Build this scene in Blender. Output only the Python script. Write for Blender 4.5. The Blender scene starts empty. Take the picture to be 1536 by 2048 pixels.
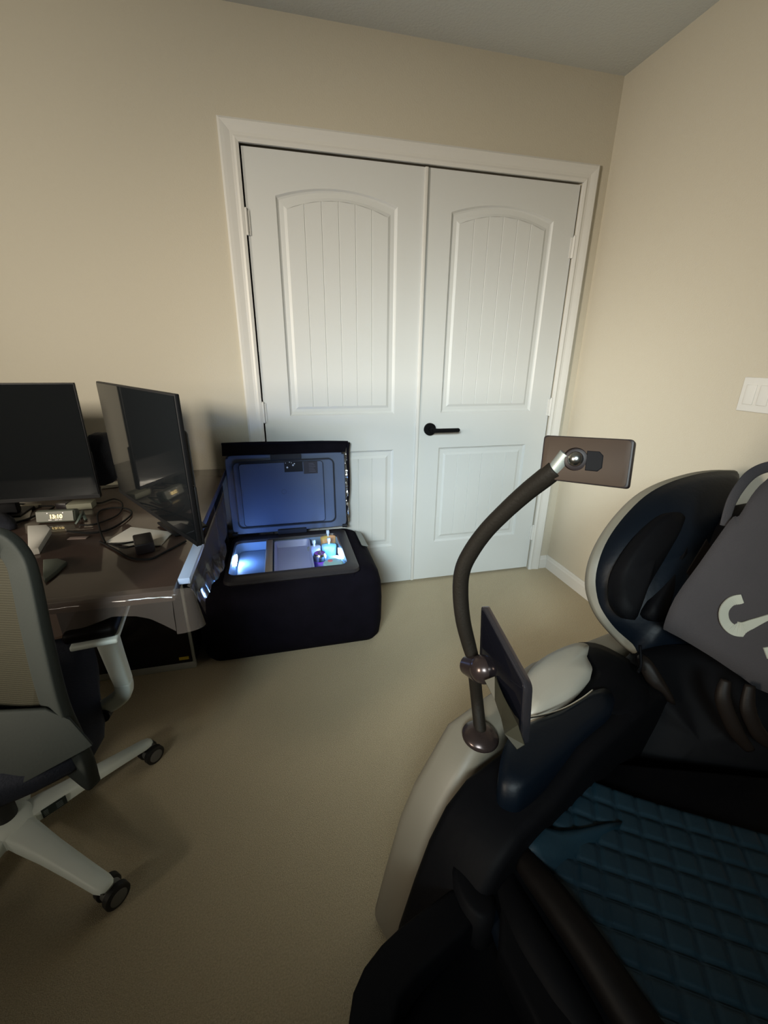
import bpy, bmesh, math, random
import numpy as np
from mathutils import Vector, Matrix
random.seed(7)
PI = math.pi
S = bpy.context.scene
COL = bpy.context.collection

# ------------------------------------------------------------------ camera
F, YAW, PITCH, ROLL = 840.1724, 0.2414, -0.3547, 0.0099
CAM = Vector((-0.6928, -2.1037, 1.2616))
cyw, syw = math.cos(YAW), math.sin(YAW)
fw = Vector((syw*math.cos(PITCH), cyw*math.cos(PITCH), math.sin(PITCH)))
r0 = Vector((cyw, -syw, 0)); u0 = r0.cross(fw)
rt = math.cos(ROLL)*r0 + math.sin(ROLL)*u0
up = -math.sin(ROLL)*r0 + math.cos(ROLL)*u0
cd = bpy.data.cameras.new('camera'); cam = bpy.data.objects.new('camera', cd); COL.objects.link(cam)
cd.sensor_fit = 'VERTICAL'; cd.sensor_height = 24.0; cd.lens = 24.0*F/2048; cd.clip_start = 0.02
M = Matrix((rt, up, -fw)).transposed().to_4x4(); M.translation = CAM
cam.matrix_world = M
S.camera = cam

# ------------------------------------------------------------------ exposure, world, lamps
S.view_settings.view_transform = 'Standard'; S.view_settings.look = 'None'
S.view_settings.gamma = 1; S.view_settings.use_curve_mapping = False
S.view_settings.exposure = 0.12
w = bpy.data.worlds.new('world'); S.world = w; w.use_nodes = True
w.node_tree.nodes['Background'].inputs[0].default_value = (0.6, 0.7, 0.8, 1)
w.node_tree.nodes['Background'].inputs[1].default_value = 0.0

def area(name, loc, target, sx, sy, power, color, spread=PI):
    l = bpy.data.lights.new(name, 'AREA'); l.shape = 'RECTANGLE'; l.size = sx; l.size_y = sy
    l.energy = power; l.color = color; l.spread = spread
    o = bpy.data.objects.new(name, l); COL.objects.link(o); o.location = loc
    o.rotation_euler = (Vector(target)-Vector(loc)).to_track_quat('-Z', 'Y').to_euler()
    return o
# unseen area lights: two warm ones from left and behind, one added cool fill
area('unseen_warm_key', (-3.45, -2.65, 1.55), (0.9, -0.30, 1.10), 0.45, 0.6, 12, (1.0, 0.88, 0.71), math.radians(47))  # unseen warm key from the left, no doorway; narrow spread spares near floor
area('unseen_warm_fill', (-2.3, -3.6, 1.9), (-1.5, 0.0, 1.30), 0.4, 0.4, 9.5, (1.0, 0.90, 0.74), math.radians(58))  # unseen warm source behind the viewpoint, aimed to brighten the left back wall
area('added_cool_fill', (-1.5, -3.6, 2.1), (0.20, -0.2, 0.50), 0.9, 0.6, 7.6, (0.84, 0.98, 1.0), math.radians(38))  # added cool fill for the doors and far floor, no window modelled

# ------------------------------------------------------------------ helpers
def ray(x, y): return fw + rt*((x-768)/F) - up*((y-1024)/F)
def D(x, y, t): return CAM + ray(x, y)*t                      # point at a depth
def Z(x, y, z): v = ray(x, y); return CAM + v*((z-CAM.z)/v.z)  # point at a height
def Yp(x, y, yy): v = ray(x, y); return CAM + v*((yy-CAM.y)/v.y)
CA = Vector((-.929, -.371, 0)); CB = Vector((.371, -.929, 0)); CO = Vector((0, -1.4, 0))
def W(u, v, z): return CO + CA*u + CB*v + Vector((0, 0, z))    # massage-chair axes
def V(x, y, v0): r_ = ray(x, y); return CAM + r_*((v0-(CAM-CO).dot(CB))/r_.dot(CB))

def mat(name, col, rough=0.6, metal=0.0, coat=0.0, coat_rough=0.1, spec=0.5, emit=None, estr=0, trans=0, alpha=1, ior=1.45,
        noise=None, bump=None, sheen=0):
    """noise=(scale, second colour, amount)  bump=(scale, strength)"""
    m = bpy.data.materials.new(name); m.use_nodes = True
    nt = m.node_tree; b = nt.nodes['Principled BSDF']
    b.inputs['Base Color'].default_value = (*col, 1); b.inputs['Roughness'].default_value = rough
    b.inputs['Metallic'].default_value = metal; b.inputs['Coat Weight'].default_value = coat
    b.inputs['Coat Roughness'].default_value = coat_rough; b.inputs['Specular IOR Level'].default_value = spec
    b.inputs['Transmission Weight'].default_value = trans; b.inputs['Alpha'].default_value = alpha
    b.inputs['IOR'].default_value = ior; b.inputs['Sheen Weight'].default_value = sheen
    if emit: b.inputs['Emission Color'].default_value = (*emit, 1); b.inputs['Emission Strength'].default_value = estr
    tc = nt.nodes.new('ShaderNodeTexCoord')
    if noise:
        n = nt.nodes.new('ShaderNodeTexNoise'); n.inputs['Scale'].default_value = noise[0]; n.inputs['Detail'].default_value = 4
        nt.links.new(tc.outputs['Object'], n.inputs['Vector'])
        r = nt.nodes.new('ShaderNodeValToRGB'); r.color_ramp.elements[0].position = 0.5-noise[2]; r.color_ramp.elements[1].position = 0.5+noise[2]
        r.color_ramp.elements[0].color = (*col, 1); r.color_ramp.elements[1].color = (*noise[1], 1)
        nt.links.new(n.outputs['Fac'], r.inputs['Fac']); nt.links.new(r.outputs['Color'], b.inputs['Base Color'])
    if bump:
        n = nt.nodes.new('ShaderNodeTexNoise'); n.inputs['Scale'].default_value = bump[0]; n.inputs['Detail'].default_value = 3
        nt.links.new(tc.outputs['Object'], n.inputs['Vector'])
        bp = nt.nodes.new('ShaderNodeBump'); bp.inputs['Strength'].default_value = bump[1]; bp.inputs['Distance'].default_value = 0.004
        nt.links.new(n.outputs['Fac'], bp.inputs['Height']); nt.links.new(bp.outputs['Normal'], b.inputs['Normal'])
    return m

def link(name, bm, m, parent=None, smooth=False, angle=None):
    bmesh.ops.recalc_face_normals(bm, faces=bm.faces)
    me = bpy.data.meshes.new(name); bm.to_mesh(me); bm.free()
    for mm in (m if isinstance(m, (list, tuple)) else [m]): me.materials.append(mm)
    if smooth or angle:
        for p in me.polygons: p.use_smooth = True
    if angle:
        me.set_sharp_from_angle(angle=math.radians(angle))
    o = bpy.data.objects.new(name, me); COL.objects.link(o)
    if parent is not None:
        o.parent = parent
        o.matrix_parent_inverse = world_of(parent).inverted()
    return o
def world_of(o):
    m = Matrix.LocRotScale(o.location, o.rotation_euler, o.scale)
    if o.parent is not None: m = world_of(o.parent) @ o.matrix_parent_inverse @ m
    return m
def tag(o, label=None, cat=None, group=None, kind=None):
    if label: o['label'] = label
    if cat: o['category'] = cat
    if group: o['group'] = group
    if kind: o['kind'] = kind
    return o
def thing(name, label, cat, loc, rz=0, group=None):
    o = bpy.data.objects.new(name, None); COL.objects.link(o); o.location = loc; o.rotation_euler = (0, 0, rz)
    o.empty_display_size = 0.05
    return tag(o, label, cat, group)
def struct(name, bm, m, parent=None, **k):
    o = link(name, bm, m, parent, **k)
    if parent is None: o['kind'] = 'structure'
    return o

def box(bm, x0, x1, y0, y1, z0, z1, bev=0, seg=2, mtx=None):
    t = bmesh.new(); bmesh.ops.create_cube(t, size=1)
    for v in t.verts: v.co = Vector(((x0+x1)/2+v.co.x*(x1-x0), (y0+y1)/2+v.co.y*(y1-y0), (z0+z1)/2+v.co.z*(z1-z0)))
    if bev: bmesh.ops.bevel(t, geom=t.edges[:], offset=bev, segments=seg, profile=0.5, affect='EDGES')
    if mtx is not None: bmesh.ops.transform(t, matrix=mtx, verts=t.verts)
    merge(bm, t); return bm
def merge(bm, t):
    me = bpy.data.meshes.new('tmp'); t.to_mesh(me); t.free(); bm.from_mesh(me); bpy.data.meshes.remove(me)
def cyl(bm, p0, p1, r0_, r1_=None, n=28, caps=True):
    p0, p1 = Vector(p0), Vector(p1); d = p1-p0
    t = bmesh.new(); bmesh.ops.create_cone(t, cap_ends=caps, segments=n, radius1=r0_, radius2=r0_ if r1_ is None else r1_, depth=d.length)
    q = Vector((0, 0, 1)).rotation_difference(d.normalized())
    bmesh.ops.transform(t, matrix=Matrix.Translation((p0+p1)/2) @ q.to_matrix().to_4x4(), verts=t.verts)
    merge(bm, t); return bm
def sph(bm, c, r, sc=(1, 1, 1), n=20):
    t = bmesh.new(); bmesh.ops.create_uvsphere(t, u_segments=n, v_segments=n//2+2, radius=r)
    for v in t.verts: v.co = Vector(c)+Vector((v.co.x*sc[0], v.co.y*sc[1], v.co.z*sc[2]))
    merge(bm, t); return bm
def lathe(bm, prof, c, axis=(0, 0, 1), n=32):
    q = Vector((0, 0, 1)).rotation_difference(Vector(axis).normalized()); rows = []
    for r, z in prof:
        rows.append([bm.verts.new(Vector(c)+q @ Vector((r*math.cos(2*PI*i/n), r*math.sin(2*PI*i/n), z))) for i in range(n)])
    for a, b in zip(rows, rows[1:]):
        for i in range(n): bm.faces.new((a[i], a[(i+1) % n], b[(i+1) % n], b[i]))
    if prof[0][0] > 1e-4: bm.faces.new(rows[0])
    if prof[-1][0] > 1e-4: bm.faces.new(rows[-1])
    return bm
def crom(pts, k=6, closed=False):
    pts = [Vector(p) for p in pts]; n = len(pts); out = []
    for i in range(n if closed else n-1):
        if closed: p0, p1, p2, p3 = pts[i-1], pts[i], pts[(i+1) % n], pts[(i+2) % n]
        else: p0, p1, p2, p3 = pts[max(i-1, 0)], pts[i], pts[i+1], pts[min(i+2, n-1)]
        for j in range(k):
            t = j/k
            out.append(0.5*((2*p1)+(p2-p0)*t+(2*p0-5*p1+4*p2-p3)*t*t+(3*p1-p0-3*p2+p3)*t**3))
    if not closed: out.append(pts[-1])
    return out
def tube(bm, pts, rad, n=16, k=6, flat=1.0, upv=(0, 0, 1), smooth=True, square=False):
    """swept tube; rad number or list; flat squashes the section along upv"""
    raw = [Vector(p) for p in pts]; P = crom(raw, k) if smooth and len(raw) > 2 else raw
    if isinstance(rad, (int, float)): R = [rad]*len(P)
    else: R = [float(np.interp(i/(len(P)-1)*(len(rad)-1), range(len(rad)), rad)) for i in range(len(P))]
    rows = []; prev = None
    for i, p in enumerate(P):
        t = (P[min(i+1, len(P)-1)]-P[max(i-1, 0)]).normalized()
        if prev is None:
            s = t.cross(Vector(upv));
            if s.length < 1e-4: s = t.cross(Vector((1, 0, 0)))
        else: s = prev-t*prev.dot(t)
        s.normalize(); prev = s; q = s.cross(t)
        ring = []
        for j in range(n):
            a = 2*PI*(j+.5)/n; c, si = math.cos(a), math.sin(a)
            if square:
                e = 0.35; c = math.copysign(abs(c)**e, c); si = math.copysign(abs(si)**e, si)
            ring.append(bm.verts.new(p+s*(R[i]*c)+q*(R[i]*flat*si)))
        rows.append(ring)
    for a, b in zip(rows, rows[1:]):
        for j in range(n): bm.faces.new((a[j], a[(j+1) % n], b[(j+1) % n], b[j]))
    bm.faces.new(rows[0]); bm.faces.new(rows[-1])
    return bm
def newell(pts):
    n = Vector((0, 0, 0))
    for i in range(len(pts)):
        a, b = pts[i], pts[(i+1) % len(pts)]
        n += Vector(((a.y-b.y)*(a.z+b.z), (a.z-b.z)*(a.x+b.x), (a.x-b.x)*(a.y+b.y)))
    return n.normalized()
def pillow(bm, outline, h, back, rings=6, k=5, edge=0.985, smooth=True, face=None, flatness=2.5):
    """padded shape: outline in space, puffed by h towards the viewer side, thick by back behind"""
    P = [Vector(p) for p in outline]
    if smooth: P = crom(P, k, True)
    n = newell(P); c = sum(P, Vector())/len(P)
    tgt = Vector(face) if face else (CAM-c)
    if n.dot(tgt) < 0: n = -n
    rows = [[bm.verts.new(c+(p-c)*edge-n*back) for p in P], [bm.verts.new(c+(p-c)*1.0-n*back*.85) for p in P], [bm.verts.new(p) for p in P]]
    for i in range(1, rings):
        s = 1-(i/rings)**1.6 if False else 1-i/rings
        hh = h*(1-s**flatness)
        rows.append([bm.verts.new(c+(p-c)*(s if i > 0 else 1)+n*hh) for p in P])
    m = len(P)
    for a, b in zip(rows, rows[1:]):
        for i in range(m): bm.faces.new((a[i], a[(i+1) % m], b[(i+1) % m], b[i]))
    top = bm.verts.new(c+n*h)
    for i in range(m): bm.faces.new((rows[-1][i], rows[-1][(i+1) % m], top))
    bot = bm.verts.new(c-n*back)
    for i in range(m): bm.faces.new((rows[0][i], bot, rows[0][(i+1) % m]))
    return bm
def prism(bm, outline, d, bev=0, seg=3, smooth=0):
    """outline polygon extruded by the vector d"""
    t = bmesh.new(); P = [Vector(p) for p in outline]
    if smooth: P = crom(P, smooth, True)
    a = [t.verts.new(p) for p in P]; b = [t.verts.new(p+Vector(d)) for p in P]; m = len(P)
    t.faces.new(a); t.faces.new(b)
    for i in range(m): t.faces.new((a[i], a[(i+1) % m], b[(i+1) % m], b[i]))
    bmesh.ops.recalc_face_normals(t, faces=t.faces)
    if bev:
        es = [e for e in t.edges if (e.verts[0] in a) == (e.verts[1] in a)]
        bmesh.ops.bevel(t, geom=es, offset=bev, segments=seg, profile=0.5, affect='EDGES', clamp_overlap=True)
    bmesh.ops.triangulate(t, faces=[f for f in t.faces if len(f.verts) > 4])
    merge(bm, t); return bm
def text_mesh(body, size, mtx, depth=0.0006, bold=0.0):
    cu = bpy.data.curves.new('txt', 'FONT'); cu.body = body; cu.size = size; cu.extrude = depth; cu.offset = bold
    cu.align_x = 'CENTER'; cu.align_y = 'CENTER'
    o = bpy.data.objects.new('txt', cu); COL.objects.link(o)
    dg = bpy.context.evaluated_depsgraph_get(); me = bpy.data.meshes.new_from_object(o.evaluated_get(dg))
    bm = bmesh.new(); bm.from_mesh(me); bmesh.ops.transform(bm, matrix=mtx, verts=bm.verts)
    bpy.data.objects.remove(o); bpy.data.curves.remove(cu); bpy.data.meshes.remove(me)
    return bm

# ------------------------------------------------------------------ materials
wallM = mat('wall_paint', (.52, .485, .40), .75, noise=(1.2, (.53, .495, .41), .3), bump=(160, .22))
ceilM = mat('ceiling_paint', (.62, .64, .62), .85, bump=(120, .3))
trimM = mat('trim_paint', (.66, .66, .64), .4)
doorM = mat('door_paint', (.60, .62, .62), .42, bump=(260, .04))
carpM = mat('carpet', (.40, .335, .22), .98, noise=(260, (.56, .475, .32), .22), bump=(420, 1.0), sheen=.15)
blackM = mat('black_metal', (.005, .005, .006), .6, spec=.08)
deskM = mat('desk_wood', (.045, .027, .021), .4, coat=.9, coat_rough=.06, noise=(6, (.06, .037, .028), .3), bump=(9, .12))
vinylM = mat('clear_vinyl', (.30, .25, .22), .07, coat=1.0, coat_rough=.04, alpha=.22, bump=(7, .6))
ledgeM = mat('blue_glow_strip', (.42, .54, .78), .35)  # white strip; blue glow of the cooler LEDs is put into its colour
screenM = mat('screen_glass', (.006, .007, .008), .05, spec=.5, bump=(3, .01))
bezelM = mat('monitor_plastic', (.007, .007, .008), .5, spec=.25)
fabricM = mat('black_cover_fabric', (.0035, .003, .006), .85, noise=(18, (.006, .005, .010), .25), bump=(90, .3), spec=.1)
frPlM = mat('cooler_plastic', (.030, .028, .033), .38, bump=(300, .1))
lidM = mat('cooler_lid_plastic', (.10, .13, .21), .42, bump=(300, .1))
gasM = mat('gasket_rubber', (.01, .012, .02), .6)
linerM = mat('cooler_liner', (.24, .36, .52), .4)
foilM = mat('foil_lining', (.75, .75, .77), .22, metal=1, bump=(60, 1.0))
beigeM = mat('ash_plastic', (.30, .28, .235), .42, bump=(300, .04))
leathM = mat('black_leather', (.0018, .002, .003), .6, noise=(5, (.003, .003, .0035), .3), bump=(30, .25), spec=.07)
navyM = mat('navy_leather', (.0012, .003, .006), .45, noise=(4, (.002, .004, .0075), .3), bump=(60, .15), spec=.17)
quiltM = mat('quilted_leather', (.004, .015, .024), .5, noise=(3, (.005, .018, .028), .3), bump=(80, .12), spec=.25)
brownL = mat('brown_black_leather', (.003, .0022, .002), .55, bump=(24, .3), spec=.12)
foldL = mat('fold_leather', (.007, .005, .004), .5, bump=(24, .3), spec=.15)
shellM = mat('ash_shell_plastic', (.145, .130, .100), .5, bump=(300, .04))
chFrM = mat('chair_plastic_grey', (.014, .018, .0155), .8, bump=(200, .1))
chWhM = mat('chair_plastic_white', (.66, .72, .68), .45)
tyreM = mat('caster_rubber', (.012, .012, .012), .55)
hubM = mat('caster_hub', (.12, .12, .115), .5)
seatM = mat('seat_fabric', (.008, .010, .018), .9, bump=(200, .3))
clothM = mat('bag_cloth', (.028, .026, .029), .95, noise=(9, (.034, .031, .034), .3), bump=(500, .35))
letterM = mat('bag_letters', (.29, .30, .255), .8)
bronzeM = mat('bronze_metal', (.045, .032, .03), .25, metal=.6)
rubberM = mat('gooseneck_rubber', (.010, .008, .006), .6, bump=(200, .2), spec=.12)
chromeM = mat('chrome', (.55, .56, .54), .22, metal=1)
silverM = mat('silver_sleeve', (.28, .30, .28), .45, metal=.6)
caseM = mat('smoky_case', (.040, .027, .019), .5, coat=0, spec=.1, noise=(14, (.030, .020, .015), .3))
caseD = mat('smoky_case_edge', (.012, .008, .008), .45, spec=.25)
paperM = mat('paper', (.62, .60, .55), .8)
plugM = mat('adapter_plastic', (.012, .009, .010), .35)
cableM = mat('cable_rubber', (.006, .006, .006), .8, spec=.2)
whiteC = mat('white_cable', (.6, .58, .52), .5)
clockM = mat('clock_face', (.10, .105, .085), .35)
glowM = mat('clock_glow', (1, .8, .4), .5, emit=(1, .72, .30), estr=1.6)
glassM = mat('tinted_glass', (.004, .004, .006), .06, spec=.5)
pcM = mat('pc_frame', (.38, .40, .38), .4)
yellM = mat('yellow_sticker', (.50, .38, .03), .6)
darkGr = mat('dark_green_plastic', (.05, .07, .06), .5)

# ------------------------------------------------------------------ the room
XR, XL, YF, HC = 0.9055, -3.75, -4.1, 2.438
DW, DH, CW = 0.7666, 2.03, 0.076
bm = bmesh.new(); box(bm, XL-.1, XR+.1, YF-.1, .7, -.1, 0); struct('floor', bm, carpM)
bm = bmesh.new(); box(bm, XL-.1, XR+.1, YF-.1, .7, HC, HC+.1); struct('ceiling', bm, ceilM)
bm = bmesh.new()
o_ = DW+.006
box(bm, XL-.1, -o_, 0, .1, 0, HC); box(bm, o_, XR+.1, 0, .1, 0, HC); box(bm, -o_, o_, 0, .1, DH+.008, HC); box(bm, -o_-.02, o_+.02, .08, .7, 0, .003)
box(bm, -o_-.1, o_+.1, .1, .12, 0, HC)
struct('wall_back', bm, wallM)
bm = bmesh.new(); box(bm, XR, XR+.1, YF, .0, 0, HC); struct('wall_right', bm, wallM)
bm = bmesh.new(); box(bm, XL-.1, XL, YF, .0, 0, HC); struct('wall_left', bm, wallM)
bm = bmesh.new(); box(bm, XL-.1, XR+.1, YF-.1, YF, 0, HC); struct('wall_front', bm, wallM)

def base_profile(bm, p0, p1, nrm, h=.083, t=.014):
    """baseboard run from p0 to p1, thickness along nrm"""
    prof = [(0, 0), (t, 0), (t, h*.72), (t*.75, h*.82), (t*.7, h*.9), (t*.3, h), (0, h)]
    p0, p1, nrm = Vector(p0), Vector(p1), Vector(nrm)
    a = [bm.verts.new(p0+nrm*d+Vector((0, 0, z))) for d, z in prof]; b = [bm.verts.new(p1+nrm*d+Vector((0, 0, z))) for d, z in prof]
    m = len(prof)
    for i in range(m): bm.faces.new((a[i], a[(i+1) % m], b[(i+1) % m], b[i]))
    bm.faces.new(a); bm.faces.new(b)
bm = bmesh.new(); base_profile(bm, (XR, 0, 0), (XR, YF, 0), (-1, 0, 0)); struct('baseboard_right', bm, trimM)
bm = bmesh.new(); base_profile(bm, (DW+CW, 0, 0), (XR-.014, 0, 0), (0, -1, 0)); base_profile(bm, (XL, 0, 0), (-DW-CW, 0, 0), (0, -1, 0)); struct('baseboard_back', bm, trimM)
bm = bmesh.new(); base_profile(bm, (XL, YF, 0), (XL, -.014, 0), (1, 0, 0)); struct('baseboard_left', bm, trimM)

# door casing with a stepped profile, mitred at the corners
prof = [(.004, 0), (.004, .012), (.016, .016), (.024, .013), (.034, .013), (.055, .018), (.068, .020), (CW, .014), (CW, 0)]
bm = bmesh.new(); rows = []
for sx, top in ((-1, 0), (-1, 1), (1, 1), (1, 0)):
    rows.append([bm.verts.new((sx*(DW+w_), -d, (DH+w_) if top else 0)) for w_, d in prof])
for a, b in zip(rows, rows[1:]):
    for i in range(len(prof)-1): bm.faces.new((a[i], a[i+1], b[i+1], b[i]))
bm.faces.new(rows[0]); bm.faces.new(rows[-1])
struct('trim_1', bm, trimM)

def door(name, x0, x1, hinge_left):
    g = .0025; xa, xb = x0+g, x1-g; yf = .003
    z0, z1 = .014, DH-.003
    px0, px1 = (x0+.122, x1-.126) if hinge_left else (x0+.126, x1-.120)
    panels = [(.248, .803, 0), (.988, 1.874, .042)]
    bm = bmesh.new()
    def quad(*p): return bm.faces.new([bm.verts.new(q) for q in p])
    def rect(a, b, c, d): quad((a, yf, c), (b, yf, c), (b, yf, d), (a, yf, d))
    N = 16
    rect(xa, px0, z0, z1); rect(px1, xb, z0, z1); rect(px0, px1, z0, .248); rect(px0, px1, .803, .988)
    def arch(x, ins, zt, ar):
        xc = (px0+px1)/2; hw = (px1-px0)/2-ins
        return zt-ins+ar*(1-min(1, abs((x-xc)/hw))**2)*(1 if ar else 0)
    xs = [px0+(px1-px0)*i/N for i in range(N+1)]
    for a, b in zip(xs, xs[1:]):
        quad((a, yf, arch(a, 0, 1.874, .042)), (b, yf, arch(b, 0, 1.874, .042)), (b, yf, z1), (a, yf, z1))
    for zb, zt, ar in panels:
        loops = []
        for ins, dep in ((0, 0), (.006, .007), (.012, .0095), (.030, .0085), (.042, .003)):
            A, B = px0+ins, px1-ins
            L = [(A, zb+ins), (B, zb+ins)]+[(B+(A-B)*i/N, arch(B+(A-B)*i/N, ins, zt, ar)) for i in range(N+1)]
            loops.append([bm.verts.new((x, yf+dep, z)) for x, z in L])
        for la, lb in zip(loops, loops[1:]):
            for i in range(len(la)): bm.faces.new((la[i], la[(i+1) % len(la)], lb[(i+1) % len(lb)], lb[i]))
        A, B = px0+.042, px1-.042
        br = [A]
        for q in range(1, 6):
            c = A+(B-A)*q/6; br += [c-.0022, c, c+.0022]
        br.append(B)
        for i, (a, b) in enumerate(zip(br, br[1:])):
            ya = yf+.003+(.0028 if i % 3 == 2 else 0); yb = yf+.003+(.0028 if i % 3 == 1 else 0)
            quad((a, ya, zb+.042), (b, yb, zb+.042), (b, yb, arch(b, .042, zt, ar)), (a, ya, arch(a, .042, zt, ar)))
    bmesh.ops.remove_doubles(bm, verts=bm.verts, dist=1e-5)
    # slab edges and back
    for a, b, c, d in (((xa, z0), (xb, z0), 0, 0), ((xb, z0), (xb, z1), 0, 0), ((xb, z1), (xa, z1), 0, 0), ((xa, z1), (xa, z0), 0, 0)):
        quad((a[0], yf, a[1]), (b[0], yf, b[1]), (b[0], yf+.035, b[1]), (a[0], yf+.035, a[1]))
    quad((xa, yf+.035, z0), (xb, yf+.035, z0), (xb, yf+.035, z1), (xa, yf+.035, z1))
    d = struct(name, bm, doorM)
    xh = x0 if hinge_left else x1
    for zc in (1.77, 1.005, .25):
        b = bmesh.new(); cyl(b, (xh, -.006, zc-.045), (xh, -.006, zc+.045), .0065, n=12)
        sph(b, (xh, -.006, zc+.047), .006, n=10)
        box(b, xh-.014, xh+.014, -.002, .0035, zc-.044, zc+.044)
        link('hinge', b, trimM, d, smooth=False, angle=40)
    return d
d1 = door('door_1', -DW, 0, True); d2 = door('door_2', 0, DW, False)
b = bmesh.new(); box(b, -.009, .006, -.008, .003, .016, DH-.004, .002); link('astragal', b, trimM, d1, angle=40)
b = bmesh.new(); cyl(b, (.068, .003, .905), (.068, -.010, .905), .032); cyl(b, (.068, -.008, .905), (.068, -.052, .905), .011)
tube(b, [(.068, -.050, .905), (.10, -.055, .905), (.205, -.055, .9045)], [.0125, .0105, .0105], n=16, upv=(0, 0, 1)); sph(b, (.205, -.055, .9045), .0105, n=14)
tag(link('door_handle', b, blackM, d2, angle=40), 'black lever handle with round rose')

# light switch on the right wall
sw = thing('light_switch', 'white rocker light switch plate on the right wall at the photo edge', 'light switch', (XR, -.985, 1.149))
b = bmesh.new(); box(b, XR-.006, XR-.0003, -1.065, -.902, 1.092, 1.206, .003, 3); link('wall_plate', b, trimM, sw, angle=50)
for yc in (-.937, -.983, -1.029):
    b = bmesh.new(); box(b, XR-.0105, XR-.004, yc-.0165, yc+.0165, 1.116, 1.182, .0015, 2); link('rocker', b, trimM, sw, angle=50)

# ------------------------------------------------------------------ desk
DX, DY, DZ = -.962, -1.165, .75
desk = thing('desk', 'dark brown wooden desk under clear glossy plastic, against the back wall', 'desk', (-1.7, -.6, 0))
b = bmesh.new(); box(b, -2.55, DX, DY, -.016, DZ-.03, DZ, .004); link('desktop', b, deskM, desk, angle=40)
b = bmesh.new(); box(b, -2.5, DX-.05, -.20, -.17, .03, DZ-.031); link('modesty_panel', b, deskM, desk)
for lx, ly in ((-2.5, -1.1), (-2.5, -.08), (DX-.045, -.08)):
    b = bmesh.new(); box(b, lx-.025, lx+.025, ly-.025, ly+.025, 0, DZ-.031, .004); link('leg', b, bezelM, desk)
b = bmesh.new(); box(b, DX+.0005, DX+.028, -1.12, -.90, DZ-.012, DZ+.004, .002); tag(link('edge_strip', b, ledgeM, desk, angle=40), 'white strip along the right edge of the desk, blue glow in its colour')
# clear plastic cloth: lies on the top, hangs at the front and right side in soft waves
def vinyl():
    bm = bmesh.new(); NX, NS = 60, 34; rows = []
    def hang(s):   # profile over an edge: returns (outward, z)
        if s <= 0: return 0, 0
        R = .012; q = min(s, R*PI/2)
        o, z = R*math.sin(q/R), -R*(1-math.cos(q/R))
        return o, z-max(0, s-R*PI/2)
    xs = [-2.5+(DX+.0-(-2.5))*i/NX for i in range(NX+1)]
    for i, x in enumerate(xs):
        row = []
        L = .065+.018*math.sin((x+.97)*17)+.03*max(0, 1-abs(x-DX)/.08)
        for j in range(NS+1):
            s = -.02+j/NS*(L+.02)
            if s < 0: row.append(bm.verts.new((x, DY-.003-s, DZ+.0025)))
            else:
                o_, z = hang(s)
                wv = .010*math.sin(x*38+.5)*min(1, s/.05)
                row.append(bm.verts.new((x, DY-.004-o_-abs(wv)-.12*max(0, s-.02), DZ+.0025+z)))
        rows.append(row)
    # corner fan and right hanging side
    for a, b_ in zip(rows, rows[1:]):
        for j in range(NS): bm.faces.new((a[j], a[j+1], b_[j+1], b_[j]))
    rows2 = []
    NY = 40
    for i in range(NY+1):
        y = DY-.0+(-.02-DY)*i/NY; row = []
        L = .10+.02*math.sin(y*13)+(.06 if y > -.5 else 0)*min(1, (y+.5)/.2 if y > -.5 else 0)
        for j in range(NS+1):
            s = j/NS*L; o_, z = hang(s); wv = .008*math.sin(y*31)*min(1, s/.05)
            row.append(bm.verts.new((DX+.030+o_*.5+abs(wv)+.25*max(0, s-.02), y, DZ+.006+z)))
        rows2.append(row)
    for a, b_ in zip(rows2, rows2[1:]):
        for j in range(NS): bm.faces.new((a[j], a[j+1], b_[j+1], b_[j]))
    fan = []
    for k in range(9):
        an = PI/2*k/8; row = []
        for j in range(NS+1):
            s = j/NS*.11; o_, z = hang(s)
            e = .03*math.sin(an)
            row.append(bm.verts.new((DX+e+math.sin(an)*(o_+.15*s), DY-.004-math.cos(an)*(o_+.15*s), DZ+.0045+z)))
        fan.append(row)
    for a, b_ in zip(fan, fan[1:]):
        for j in range(NS): bm.faces.new((a[j], a[j+1], b_[j+1], b_[j]))
    return bm
vo = link('plastic_cover', vinyl(), vinylM, desk, smooth=True)
tag(vo, 'clear wavy plastic overhang of the desk cover')

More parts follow.
